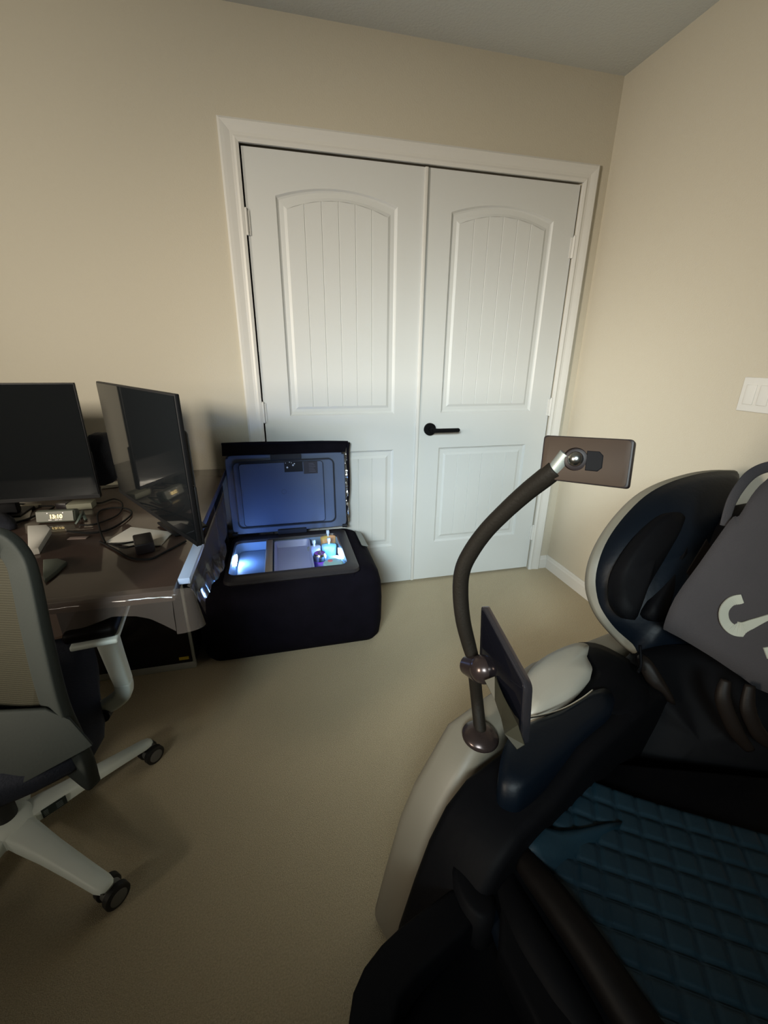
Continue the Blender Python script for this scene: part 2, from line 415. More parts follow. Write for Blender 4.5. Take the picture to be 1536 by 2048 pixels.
# ------------------------------------------------------------------ monitors
def monitor(label, right_bottom, left_bottom, z0, z1, foot=None, normal_to=None):
    A = Vector((*left_bottom, 0)); B = Vector((*right_bottom, 0)); ax = (B-A).normalized(); nn = Vector((ax.y, -ax.x, 0))
    if nn.dot(CAM-A) < 0: nn = -nn
    L = (B-A).length; mid = (A+B)/2
    fp = mid-nn*.11
    rz = math.atan2(ax.y, ax.x)
    root = thing('monitor', label, 'monitor', (fp.x, fp.y, DZ), rz)
    Mx = Matrix((ax, -nn, Vector((0, 0, 1)))).transposed().to_4x4(); Mx.translation = Vector((A.x, A.y, 0))   # x along, y back, z up
    b = bmesh.new(); box(b, 0, L, .0015, .012, z0, z1, .002, mtx=Mx); box(b, .0, L, .012, .02, z0, z0+.15, .004, mtx=Mx)
    box(b, L*.12, L*.88, .012, .050, z0+.03, z1-.09, .012, 3, mtx=Mx); link('housing', b, bezelM, root, angle=40)
    b = bmesh.new(); box(b, .004, L-.004, 0, .0016, z0+.012, z1-.004, mtx=Mx); tag(link('screen', b, screenM, root), 'switched-off glossy black screen')
    b = bmesh.new(); box(b, 0, L, -.001, .0015, z0, z0+.012, .0006, mtx=Mx); link('bezel', b, bezelM, root)
    b = bmesh.new(); box(b, L/2-.035, L/2+.035, .055, .085, DZ+.012, z1-.14, .008, mtx=Mx); box(b, L/2-.05, L/2+.05, .045, .075, z0+.10, z0+.2, .006, mtx=Mx); link('stand_neck', b, bezelM, root, angle=40)
    b = bmesh.new()
    prism(b, [Mx @ Vector(q) for q in ((L/2-.09, .035, DZ+.004), (L/2+.05, .035, DZ+.004), (L/2+.045, .135, DZ+.004), (L/2-.075, .145, DZ+.004))], (0, 0, .009), .003)
    link('stand_foot', b, bezelM, root, angle=40)
    return root
monitor('black monitor facing the room, cut by the left edge of the photo', (-1.285, -.611), (-1.899, -.611), .818, 1.179)
m2 = monitor('black monitor turned sideways at the right end of the desk', (-.912, -1.087), (-1.242, -.567), .820, 1.181)

# ------------------------------------------------------------------ things on the desk
ck = thing('digital_clock', 'small grey digital clock showing 13:10 under the left monitor', 'clock', Z(108, 1046, DZ+.004))
cc = Z(108, 1046, DZ+.004); cl, cr = Z(71, 1047, DZ+.004), Z(151, 1043, DZ+.004)
ax = (cr-cl); ax.z = 0; Lc = ax.length; ax.normalize(); ny = Vector((-ax.y, ax.x, 0)); tilt = Matrix.Rotation(math.radians(-14), 4, 'X')
MC = Matrix((ax, ny, Vector((0, 0, 1)))).transposed().to_4x4(); MC.translation = cl; MC = MC @ tilt
HCk = .040
b = bmesh.new(); box(b, 0, Lc, 0, .035, 0, HCk, .008, 4, mtx=MC); link('body', b, mat('clock_body', (.09, .10, .08), .4), ck, angle=50)
b = bmesh.new(); box(b, .004, Lc-.004, -.0015, .001, .004, HCk-.004, .0005, mtx=MC); link('display', b, clockM, ck)
MT = MC @ Matrix.Translation((Lc*.53, -.0022, HCk*.47)) @ Matrix.Rotation(PI/2, 4, 'X')
link('digits', text_mesh('13:10', .017, MT, .0003, .0006), glowM, ck)
b = bmesh.new()
for q in (.31, .70): box(b, Lc*q, Lc*q+.003, -.0025, -.0017, HCk*.72, HCk*.80, mtx=MC)
for q in (.34, .50, .60): box(b, Lc*q, Lc*q+.009, -.0025, -.0017, HCk*.20, HCk*.235, mtx=MC)
link('indicator', b, mat('clock_indicator', (.8, .75, .7), .5, emit=(.9, .8, .9), estr=.25), ck)

def slab(name, label, cat, px, z, h, m, bev=.001, nm=None, group=None):
    b = bmesh.new(); prism(b, [Z(x, y, z) for x, y in px], (0, 0, h), bev, 2)
    return tag(link(name, b, m, angle=40), label, cat, group)
zt = DZ+.0008
slab('envelope', 'white envelope lying on the desk under the black power adapter', 'envelope', [(212, 1086), (262, 1056), (347, 1066), (322, 1092), (270, 1094)], zt, .004, paperM)
slab('notebook', 'white notebook on the desk beside the office chair back', 'notebook', [(58, 1062), (96, 1060), (104, 1068), (80, 1108), (60, 1112)], zt, .018, paperM, .002)
# cables
def cable(label, pts, r, m=cableM, z=None, name='cable', group=None):
    b = bmesh.new(); tube(b, pts, r, n=8, k=6)
    o = tag(link(name, b, m, smooth=True), label, 'cable', group)
    return o
ad = thing('power_adapter', 'black block power adapter on the white envelope with two cords', 'power adapter', Z(292, 1108, DZ+.006))
p0 = Z(273, 1112, DZ+.0055); p1 = Z(312, 1104, DZ+.0055); axx = (p1-p0); axx.z = 0; La = axx.length; axx.normalize()
MA = Matrix((axx, Vector((-axx.y, axx.x, 0)), Vector((0, 0, 1)))).transposed().to_4x4(); MA.translation = p0
b = bmesh.new(); box(b, 0, La, 0, .085, 0, .030, .004, 3, mtx=MA); link('body', b, plugM, ad, angle=40)
for dz in (.010, .022):
    b = bmesh.new(); e = MA @ Vector((.001, .05, dz))
    tube(b, [e, e+Vector((-.03, -.004, -.001)), Z(215+dz*300, 1087, DZ+.004+dz*.25)], .0026, n=8); link('cord', b, cableM, ad, smooth=True)
cable('black cord looping in front of the power adapter', [Z(x, y, DZ+.005) for x, y in ((200, 1083), (232, 1100), (262, 1116), (300, 1118), (330, 1104), (372, 1082))], .0028)
cable('black cord curling across the middle of the desk', [Z(x, y, DZ+.006) for x, y in ((135, 1062), (180, 1066), (225, 1056), (262, 1030), (255, 1018), (222, 1016), (196, 1026), (200, 1060), (210, 1085))], .003)
cable('thin black cord behind the digital clock', [Z(x, y, DZ+.006) for x, y in ((0, 1012), (40, 1008), (75, 1012), (108, 1014), (60, 1036), (30, 1046))], .003)
cable('dark cord under the left monitor', [Z(x, y, DZ+.006) for x, y in ((150, 1012), (175, 1004), (200, 1006), (228, 998), (245, 1008), (235, 1030), (190, 1048), (160, 1050))], .0025)
cable('white cord stretched on the desk between the two monitors', [Z(x, y, DZ+.012) for x, y in ((198, 972), (215, 971), (238, 969))], .0022, whiteC)
cable('white cord coiled beside the black pouch', [Z(x, y, DZ+.05) for x, y in ((188, 898), (198, 909), (214, 912), (222, 911))], .003, whiteC)
cable('thin white cord below the black pouch', [Z(x, y, DZ+.03) for x, y in ((190, 935), (204, 926), (216, 922), (224, 924))], .0025, whiteC)
b = bmesh.new(); prism(b, [Z(x, y, DZ+.001) for x, y in ((202, 970), (236, 966), (238, 974), (203, 978))], (0, 0, .008), .001, 2)
tag(link('charging_brick', b, mat('white_plastic', (.6, .58, .5), .5), angle=40), 'small white plastic bar on the desk between the monitors', 'charger')
# black pouch between the monitors
pc = Yp(196, 905, -.42); b = bmesh.new(); pc.z = 0
pl = [Yp(x, y, -.42) for x, y in ((172, 880), (190, 871), (206, 873), (212, 886), (216, 905), (222, 925), (226, 965), (172, 965))]
pillow(b, pl, .02, .07, rings=4, k=3)
tag(link('black_pouch', b, seatM, smooth=True), 'black fabric pouch standing on the desk behind the monitors', 'pouch')
# small items under the left monitor
def dbox(name, label, cat, a, b_, z, d, h, m, bev=.002):
    p, q = Z(*a, z), Z(*b_, z); ax = q-p; ax.z = 0; L = ax.length; ax.normalize()
    MM = Matrix((ax, Vector((-ax.y, ax.x, 0)), Vector((0, 0, 1)))).transposed().to_4x4(); MM.translation = p
    bm = bmesh.new(); box(bm, 0, L, 0, d, 0, h, bev, 2, mtx=MM)
    return tag(link(name, bm, m, angle=40), label, cat)
dbox('desk_box', 'small olive grey box behind the digital clock', 'box', (134, 1022), (185, 1018), zt, .05, .022, mat('olive_box', (.17, .17, .125), .7))
dbox('black_case', 'black earphone case between the clock and the olive box', 'case', (112, 1020), (134, 1020), zt, .04, .024, plugM, .004)
dbox('paper_stack', 'flat grey paper stack on the far left of the desk', 'paper', (22, 1046), (60, 1040), zt, .10, .006, mat('grey_paper', (.25, .23, .19), .8))
dbox('note_pad', 'pale note pad under the left monitor near the photo edge', 'note pad', (40, 1018), (72, 1018), zt, .03, .010, mat('dull_paper', (.22, .20, .16), .8))
dbox('mouse_pad_scrap', 'pale pink card lying in front of the curled cord', 'card', (134, 1080), (172, 1078), zt, .018, .002, mat('pink_card', (.25, .19, .17), .7), .0005)
b = bmesh.new()
tube(b, [Z(151, 1048, DZ+.006), Z(160, 1034, DZ+.022), Z(164, 1022, DZ+.012)], .006, n=8, flat=.4); tube(b, [Z(164, 1022, DZ+.012), Z(172, 1040, DZ+.004)], .005, n=8, flat=.4, smooth=False)
tag(link('teal_strap', b, darkGr, smooth=True), 'teal grey strap loop leaning beside the digital clock', 'strap')
b = bmesh.new(); prism(b, [Z(x, y, zt) for x, y in ((88, 1126), (118, 1124), (136, 1130), (115, 1150), (92, 1168), (88, 1160))], (0, 0, .012), .004, 2)
tag(link('grey_wedge', b, mat('wedge_plastic', (.09, .105, .085), .6), angle=40), 'grey green plastic wedge on the desk beside the office chair', 'phone rest')
b = bmesh.new(); pillow(b, [Z(x, y, DZ+.015) for x, y in ((-20, 1040), (5, 1028), (25, 1034), (30, 1050), (-20, 1056))], .02, .013, rings=4, k=3, face=(0, 0, 1))
tag(link('dark_cloth', b, seatM, smooth=True), 'dark crumpled cloth on the desk at the left photo edge', 'cloth')

# ------------------------------------------------------------------ computer tower under the desk
pcx, pcy = -1.122, -.496
pc = thing('computer_tower', 'black computer tower with pale frame and yellow sticker under the desk', 'computer', (-1.35, -.4, 0))
b = bmesh.new(); box(b, -1.57, -1.122, pcy+.004, -.27, .012, .46, .004); link('body', b, bezelM, pc, angle=40)
b = bmesh.new(); box(b, -1.572, -1.120, pcy, pcy+.02, 0, .035, .002); box(b, -1.131, -1.120, pcy, pcy+.015, .03, .465, .002); box(b, -1.572, -1.120, pcy, pcy+.02, .455, .468, .002); link('frame', b, pcM, pc, angle=40)
b = bmesh.new(); box(b, -1.568, -1.132, pcy-.003, pcy+.003, .036, .454); link('side_glass', b, glassM, pc)
b = bmesh.new(); box(b, -1.180, -1.142, pcy-.0045, pcy-.0028, .052, .066); tag(link('sticker', b, yellM, pc), 'small yellow sticker')

# ------------------------------------------------------------------ portable cooler
HZ = .41
fr = thing('portable_cooler', 'black portable car fridge in a fabric cover, lid open and lit blue inside', 'cooler', (-.69, -.28, 0))
def rrect(x0, x1, y0, y1, z, r, n=6):
    out = []
    for cx, cy, a0 in ((x1-r, y1-r, 0), (x0+r, y1-r, PI/2), (x0+r, y0+r, PI), (x1-r, y0+r, 3*PI/2)):
        for i in range(n+1):
            a = a0+PI/2*i/n; out.append(Vector((cx+r*math.cos(a), cy+r*math.sin(a), z)))
    return out
def loft(bm, loops, cap0=True, cap1=True):
    rows = [[bm.verts.new(p) for p in L] for L in loops]; m = len(rows[0])
    for a, b_ in zip(rows, rows[1:]):
        for i in range(m): bm.faces.new((a[i], a[(i+1) % m], b_[(i+1) % m], b_[i]))
    if cap0: bm.faces.new(rows[0])
    if cap1: bm.faces.new(rows[-1])
    return bm
# fabric jacket: bulging box with soft shoulders, open at the top
b = bmesh.new()
loops = []
for z, e, r in ((0, -.035, .05), (.004, -.018, .055), (.03, -.003, .06), (.10, .004, .06), (.22, .006, .06), (.30, .002, .06), (.345, -.008, .06), (.375, -.028, .055), (.392, -.055, .05), (.398, -.085, .03)):
    sxl = e; sx = e; sy = min(e, .0) if z > .3 else e
    sy = max(sy, -.022) if z > .3 else sy
    loops.append(rrect(-1.085-sxl, -.300+sx, -.500-sy, -.030+sy*.3, z, r))
loops.append(rrect(-.955, -.415, -.49, -.06, .385, .02))
loops.append(rrect(-.952, -.418, -.487, -.063, .25, .02))
loft(b, loops, True, False); link('fabric_cover', b, fabricM, fr, angle=60)
# rim with real depth
b = bmesh.new()
ox0, ox1, oy0, oy1 = -.948, -.452, -.470, -.118
loft(b, [rrect(-.958, -.412, -.500, -.060, .375, .03), rrect(-.968, -.402, -.516, -.052, .388, .035), rrect(-.966, -.404, -.514, -.054, .402, .035), rrect(-.955, -.415, -.503, -.064, HZ, .035),
         rrect(ox0, ox1, oy0, oy1, HZ, .03), rrect(ox0+.004, ox1-.004, oy0+.004, oy1-.004, HZ-.012, .03)], False, False)
link('rim', b, frPlM, fr, angle=35)
# liner: stepped tub
b = bmesh.new()
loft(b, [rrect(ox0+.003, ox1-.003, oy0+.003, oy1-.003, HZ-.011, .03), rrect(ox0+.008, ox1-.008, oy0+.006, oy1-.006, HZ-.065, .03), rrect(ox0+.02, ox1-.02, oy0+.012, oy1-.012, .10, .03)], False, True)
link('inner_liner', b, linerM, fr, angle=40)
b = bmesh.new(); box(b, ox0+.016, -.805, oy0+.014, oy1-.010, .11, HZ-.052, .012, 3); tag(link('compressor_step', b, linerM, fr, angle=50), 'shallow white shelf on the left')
b = bmesh.new(); box(b, -.803, -.772, oy0+.008, oy1-.004, HZ-.055, HZ-.006, .002); tag(link('divider', b, mat('divider_tan', (.35, .31, .27), .6), fr, angle=40), 'tan divider bar')
# led strips
ledM = mat('led_light', (1, 1, 1), .5, emit=(.45, .65, 1.0), estr=30)
for lx, ly, s in ((ox0+.012, -.270, 1), (ox1-.012, -.300, -1)):
    b = bmesh.new(); box(b, lx-.004, lx+.004, ly-.035, ly+.035, HZ-.042, HZ-.016, .002); link('led_lamp', b, ledM, fr)
    l = bpy.data.lights.new('led', 'AREA'); l.shape = 'RECTANGLE'; l.size = .03; l.size_y = .08; l.energy = .62; l.color = (.16, .36, 1.0)
    o = bpy.data.objects.new('led_glow', l); COL.objects.link(o); o.location = (lx+s*.008, ly, HZ-.028)
    o.rotation_euler = Vector((s, 0, .35)).to_track_quat('-Z', 'Y').to_euler()
# lid, hinged at the back, leaning slightly to the wall
LM = Matrix.Translation((0, -.070, HZ+.012)) @ Matrix.Rotation(math.radians(-4), 4, 'X')      # local: x, y back, z up
def lbox(b, *a, **k): return box(b, *a, mtx=LM, **k)
b = bmesh.new()
lx0, lx1, lh = -.962, -.392, .398
loft(b, [[LM @ Vector((p.x, d, p.y)) for p in rrect(lx0+e, lx1-e, e, lh-e, 0, .03)] for d, e in ((.032, .004), (.026, 0), (.006, 0), (0, .004))], True, True)
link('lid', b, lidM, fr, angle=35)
def ring(b, x0, x1, z0, z1, r, wdt, y0, y1):
    L = []
    for (e, yy) in ((0, y1), (0, y0), (wdt, y0), (wdt, y1)): L.append([LM @ Vector((p.x, yy, p.y)) for p in rrect(x0+e, x1-e, z0+e, z1-e, 0, max(r-e, .004))])
    loft(b, L, False, False); return b
b = bmesh.new(); ring(b, lx0+.030, lx1-.055, .030, lh-.032, .03, .007, -.006, .001); link('gasket', b, gasM, fr)
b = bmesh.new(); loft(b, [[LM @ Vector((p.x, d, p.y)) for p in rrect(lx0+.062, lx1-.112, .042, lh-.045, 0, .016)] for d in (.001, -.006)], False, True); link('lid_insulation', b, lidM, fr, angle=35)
b = bmesh.new(); ring(b, lx0+.060, lx1-.110, .040, lh-.043, .017, .0028, -.0075, -.004); link('lid_groove', b, gasM, fr)
b = bmesh.new(); lbox(b, -.752, -.607, -.012, .002, lh-.030, lh-.004, bev=.002); link('latch', b, gasM, fr)
b = bmesh.new(); lbox(b, -.745, -.602, -.012, .002, -.012, .012, bev=.002); link('hinge', b, gasM, fr)
for xx in (lx0+.012, lx1-.012):
    b = bmesh.new(); q = LM @ Vector((xx, -.004, .006)); cyl(b, q-Vector((.012, 0, 0)), q+Vector((.012, 0, 0)), .009, n=14); link('hinge', b, gasM, fr, angle=40)
    b = bmesh.new(); q = LM @ Vector((xx, 0, lh-.012)); cyl(b, q, q+Vector((0, -.004, 0)), .005, n=12); link('screw', b, gasM, fr, angle=40)
b = bmesh.new(); lbox(b, -.690, -.602, -.0075, -.0055, .305, .356); stk = link('warning_sticker', b, mat('sticker_black', (.012, .014, .02), .4), fr)
b = bmesh.new()
for (sx_, sz_, rr) in ((-.683, .350, .002), (-.664, .353, .0025), (-.655, .350, .002), (-.676, .328, .0045), (-.648, .338, .0045), (-.641, .345, .003)):
    q = LM @ Vector((sx_, -.0078, sz_)); cyl(b, q, q+Vector((0, -.0006, 0)), rr, n=10)
link('sticker_mark', b, mat('sticker_white', (.7, .75, .8), .5), stk)
b = bmesh.new(); lbox(b, -.598, -.530, -.0075, -.0055, .292, .354); st2 = link('warning_sticker', b, mat('sticker_brown', (.035, .033, .045), .5), fr)
b = bmesh.new()
for i in range(6): lbox(b, -.572, -.540-.004*(i % 3), -.0082, -.0074, .302+i*.008, .3035+i*.008)
link('sticker_text', b, mat('sticker_grey', (.13, .13, .17), .5), st2)
b = bmesh.new(); ring(b, -.712, -.688, .196, .220, .012, .002, -.0068, -.005); link('emblem', b, mat('emblem_grey', (.07, .09, .14), .4), fr)
# fabric flap of the cover lying over the lid top, foil inside
b = bmesh.new(); pts = [LM @ Vector(p) for p in ((lx0-.006, -.018, lh-.002), (lx0-.006, .010, lh+.052), (-.83, .004, lh+.052), (-.675, .004, lh+.048), (-.50, .006, lh+.046), (-.372, .010, lh+.040), (lx1+.002, -.018, lh-.006))]
prism(b, pts, (0, .028, 0), .006, 2)
tube(b, [LM @ Vector(p) for p in ((lx0-.006, .010, lh+.052), (-.83, .002, lh+.053), (-.675, -.004, lh+.050), (-.5, .006, lh+.046), (-.372, .010, lh+.040))], .006, n=8)
tube(b, [LM @ Vector(p) for p in ((-.370, .012, lh+.038), (-.374, .012, lh-.02), (-.372, .016, .25), (-.376, .02, .17), (-.388, .02, .08), (-.392, .02, .0))], [.010, .006, .005, .005, .005, .007], n=8, k=5)
link('cover_flap', b, fabricM, fr, angle=50)
b = bmesh.new(); rows = []
for i in range(24):
    z = .02+i*(lh-.03)/23; wv = .003*math.sin(i*1.9)+.002*math.sin(i*4.1)
    rows.append([b.verts.new(LM @ Vector((lx1-.004+j*.0065, .018+.004*math.sin(j*2.5+i)+wv, z))) for j in range(4)])
for p, q in zip(rows, rows[1:]):
    for j in range(3): b.faces.new((p[j], p[j+1], q[j+1], q[j]))
tag(link('foil_lining', b, foilM, fr, smooth=True), 'silver foil lining of the cover flap')
b = bmesh.new(); prism(b, [(-.352, -.27, .397), (-.318, -.27, .386), (-.322, -.085, .386), (-.354, -.085, .397)], (0, 0, .004), .001, 1); tag(link('control_window', b, mat('control_grey', (.16, .18, .17), .35), fr, angle=40), 'grey control panel window')
# contents
b = bmesh.new()
loft(b, [rrect(-.758, -.600, oy0+.02, oy1-.03, HZ-.075, .015), rrect(-.765, -.594, oy0+.010, oy1-.018, HZ-.010, .015), rrect(-.761, -.598, oy0+.014, oy1-.022, HZ-.010, .013), rrect(-.752, -.606, oy0+.026, oy1-.036, HZ-.040, .012)], True, True)
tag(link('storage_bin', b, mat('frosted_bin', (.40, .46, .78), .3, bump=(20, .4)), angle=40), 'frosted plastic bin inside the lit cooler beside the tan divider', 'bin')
b = bmesh.new()
cx, cy = -.560, -.318
lathe(b, [(.026, .20), (.031, .205), (.031, .385), (.026, .398)], (cx, cy, 0)); can = link('drink_can', b, mat('can_purple', (.30, .06, .75), .35, metal=.0, noise=(28, (.30, .22, .62), .06)), angle=40)
tag(can, 'purple drink can standing in the right side of the lit cooler', 'can')
b = bmesh.new(); lathe(b, [(.0315, .368), (.0315, .386), (.027, .399), (.025, .402), (.024, .397), (.0001, .396)], (cx, cy, 0)); sph(b, (cx, cy+.004, .399), .009, (1, 1.4, .25), n=12); tag(link('can_top', b, chromeM, can, angle=40), 'silver can top')
def pouch(label, cx, cy, z0, z1, wd, m, mcap, rot=0, tilt=0):
    Mr = Matrix.Translation((cx, cy, z0)) @ Matrix.Rotation(rot, 4, 'Z') @ Matrix.Rotation(tilt, 4, 'X')
    b = bmesh.new(); h = z1-z0; P = [(-wd/2, 0), (-wd/2*.9, h*.4), (-wd/2, h*.86), (-wd*.42, h), (wd*.42, h), (wd/2, h*.86), (wd/2*.9, h*.4), (wd/2, 0)]
    pillow(b, [Mr @ Vector((x, 0, z)) for x, z in P], .012, .02, rings=4, k=3)
    o = tag(link('juice_pouch', b, m, smooth=True), label, 'pouch', 'spouted pouches in the lit cooler')
    b = bmesh.new(); q0 = Mr @ Vector((0, .004, h-.004)); q1 = Mr @ Vector((0, .004, h+.016)); cyl(b, q0, q1, .005, n=12)
    q2 = Mr @ Vector((0, .004, h+.032)); cyl(b, q1, q2, .0085, .0075, n=14); link('cap', b, mcap, o, angle=40)
capM = mat('cap_white', (.65, .75, .8), .4)
pouch('yellow spouted pouch at the back right corner of the lit cooler', -.497, -.165, .24, .405, .075, mat('pouch_yellow', (.62, .50, .12), .3, noise=(22, (.75, .42, .22), .12)), capM, .1, -.15)
pouch('pale blue spouted pouch in front of the yellow pouch in the cooler', -.508, -.235, .24, .395, .070, mat('pouch_blue', (.22, .50, .62), .3, noise=(30, (.30, .6, .7), .1)), capM, -.15, -.12)
pouch('silver spouted pouch behind the purple can in the cooler', -.572, -.235, .24, .392, .062, mat('pouch_silver', (.45, .5, .56), .3, metal=.4, bump=(60, .6)), capM, .25, -.1)
b = bmesh.new(); lathe(b, [(.036, .30), (.042, .31), (.044, .375), (.046, .378), (.046, .388), (.040, .394), (.0001, .3965)], (-.508, -.412, 0))
tub = tag(link('food_tub', b, mat('tub_blue', (.35, .62, .66), .35), angle=35), 'round pale blue tub with a pink dot on its lid in the cooler', 'tub')
b = bmesh.new(); lathe(b, [(.012, .3958), (.011, .3972), (.0001, .3972)], (-.520, -.398, 0), n=20); tag(link('lid_dot', b, mat('dot_pink', (.75, .25, .28), .5), tub), 'pink dot on the lid')
b = bmesh.new(); box(b, -.522, -.468, -.345, -.292, .24, .372, .01, 3, mtx=Matrix.Identity(4)); tag(link('milk_carton', b, mat('carton_cyan', (.30, .58, .70), .4), angle=40), 'pale blue carton between the can and the round tub', 'carton')

# ------------------------------------------------------------------ office chair
HUB = Vector((-1.464, -1.144, 0)); fwd = Vector((-.36, .93, 0)).normalized(); rgt = Vector((fwd.y, -fwd.x, 0))
oc = thing('office_chair', 'grey mesh-back office chair with white base in front of the desk', 'office chair', HUB, math.atan2(rgt.y, rgt.x))
def OC(r, f_, z): return HUB+rgt*r+fwd*f_+Vector((0, 0, z))
bar = [D(*p) for p in ((18, 1090, .76), (38, 1118, .765), (52, 1160, .77), (75, 1270, .80), (108, 1400, .86), (150, 1500, .93), (160, 1545, 1.0))]
top_l = [D(*p) for p in ((-300, 1120, .78), (-230, 1092, .775), (-120, 1088, .765), (-20, 1087, .757), (18, 1090, .757))]
b = bmesh.new(); tube(b, top_l[:-1]+[bar[0]+Vector((-.004, 0, .001))]+bar[1:], [.030, .030, .030, .030, .031, .032, .033, .034, .036, .042, .05], n=20, k=6, flat=.36, upv=tuple(fwd), square=True)
link('back_frame', b, chFrM, oc, smooth=True)
# mesh panel: taut weave inside the frame
meshM = mat('chair_mesh', (.035, .032, .018), .8, alpha=1)
nt = meshM.node_tree; bs = nt.nodes['Principled BSDF']
tc = nt.nodes.new('ShaderNodeTexCoord'); wv_ = nt.nodes.new('ShaderNodeTexWave'); wv_.inputs['Scale'].default_value = 60; wv_.bands_direction = 'Z'
nt.links.new(tc.outputs['Object'], wv_.inputs['Vector'])
rp = nt.nodes.new('ShaderNodeMapRange'); rp.inputs['To Min'].default_value = .45; rp.inputs['To Max'].default_value = .9
nt.links.new(wv_.outputs['Fac'], rp.inputs['Value']); nt.links.new(rp.outputs['Result'], bs.inputs['Alpha'])
b = bmesh.new(); L_ = [D(-290, 1130, .79), D(0, 1108, .768), D(30, 1125, .772), D(50, 1200, .79), D(75, 1320, .83), D(100, 1420, .88), D(60, 1470, .90), D(-250, 1500, .93)]
prism(b, L_, fwd*.003); link('mesh_back', b, meshM, oc)
# lumbar and lower back cross piece
b = bmesh.new(); tube(b, [D(-120, 1490, .93), D(0, 1470, .92), D(95, 1455, .93)], [.05, .05, .035], n=14, flat=.35, upv=tuple(fwd)); link('lumbar_support', b, chFrM, oc, smooth=True)
b = bmesh.new(); prism(b, [D(x, y, t) for x, y, t in ((-140, 1420, .84), (0, 1425, .84), (90, 1420, .84), (140, 1440, .85), (186, 1492, .87), (170, 1502, .87), (36, 1574, .86), (-140, 1620, .85))], fwd*.012, .004, 2); link('back_support', b, chFrM, oc, angle=50)
# seat
b = bmesh.new(); pillow(b, [OC(r, f_, .45) for r, f_ in ((-.24, -.22), (0, -.25), (.24, -.22), (.26, 0), (.25, .2), (.15, .26), (-.15, .26), (-.25, .2), (-.26, 0))], .035, .055, rings=5, k=4, face=(0, 0, 1)); link('seat', b, seatM, oc, smooth=True)
b = bmesh.new(); box(b, -.13, .13, -.13, .13, .33, .393, .02, 3, mtx=Matrix.Translation(HUB) @ Matrix.Rotation(math.atan2(rgt.y, rgt.x), 4, 'Z'))
tube(b, [OC(0, -.1, .36), OC(0, -.24, .37), OC(0, -.30, .46)], [.035, .035, .04], n=12, flat=.5, upv=tuple(rgt)); link('mechanism', b, tyreM, oc, angle=40)
# armrest: T plate, upright, curved bracket
ar = Vector((-1.14, -1.15, 0))
b = bmesh.new(); box(b, -.048, .044, -.11, .11, .651, .663, .004, 2, mtx=Matrix.Translation((-1.140, -1.10, 0)) @ Matrix.Rotation(.12, 4, 'Z')); tube(b, [Vector((-1.128, -1.148, .655)), Vector((-1.122, -1.150, .58)), Vector((-1.116, -1.15, .505))], [.023, .0205, .0185], n=16, square=True, upv=(0, 1, 0), flat=.8)
tag(link('armrest_post', b, chWhM, oc, angle=50), 'white T-shaped armrest post')
b = bmesh.new(); tube(b, [Vector((-1.116, -1.15, .503)), Vector((-1.123, -1.148, .468)), Vector((-1.155, -1.142, .438)), Vector((-1.185, -1.135, .420))], [.0185, .019, .018, .016], n=16, square=True, upv=(0, 1, 0), flat=.8)
tube(b, [Vector((-1.18, -1.14, .425)), OC(.20, .0, .385), OC(.08, 0, .375)], .014, n=10, flat=.6)
tag(link('armrest_bracket', b, chWhM, oc, smooth=True), 'white curved bracket below the armrest')
b = bmesh.new(); cyl(b, (-1.176, -1.16, .414), (-1.176, -1.125, .408), .016, n=16); link('adjustment_knob', b, tyreM, oc, angle=40)
b = bmesh.new(); box(b, -.052, .050, -.125, .125, .664, .692, .010, 3, mtx=Matrix.Translation((-1.150, -1.08, 0)) @ Matrix.Rotation(.12, 4, 'Z')); link('armrest_pad', b, brownL, oc, angle=50)
b = bmesh.new(); cyl(b, OC(0, 0, .10), OC(0, 0, .33), .026, n=20); link('gas_lift', b, tyreM, oc, angle=40)
b = bmesh.new(); lathe(b, [(.055, .072), (.062, .08), (.060, .105), (.045, .125), (.032, .13)], HUB); link('base_hub', b, chWhM, oc, angle=40)
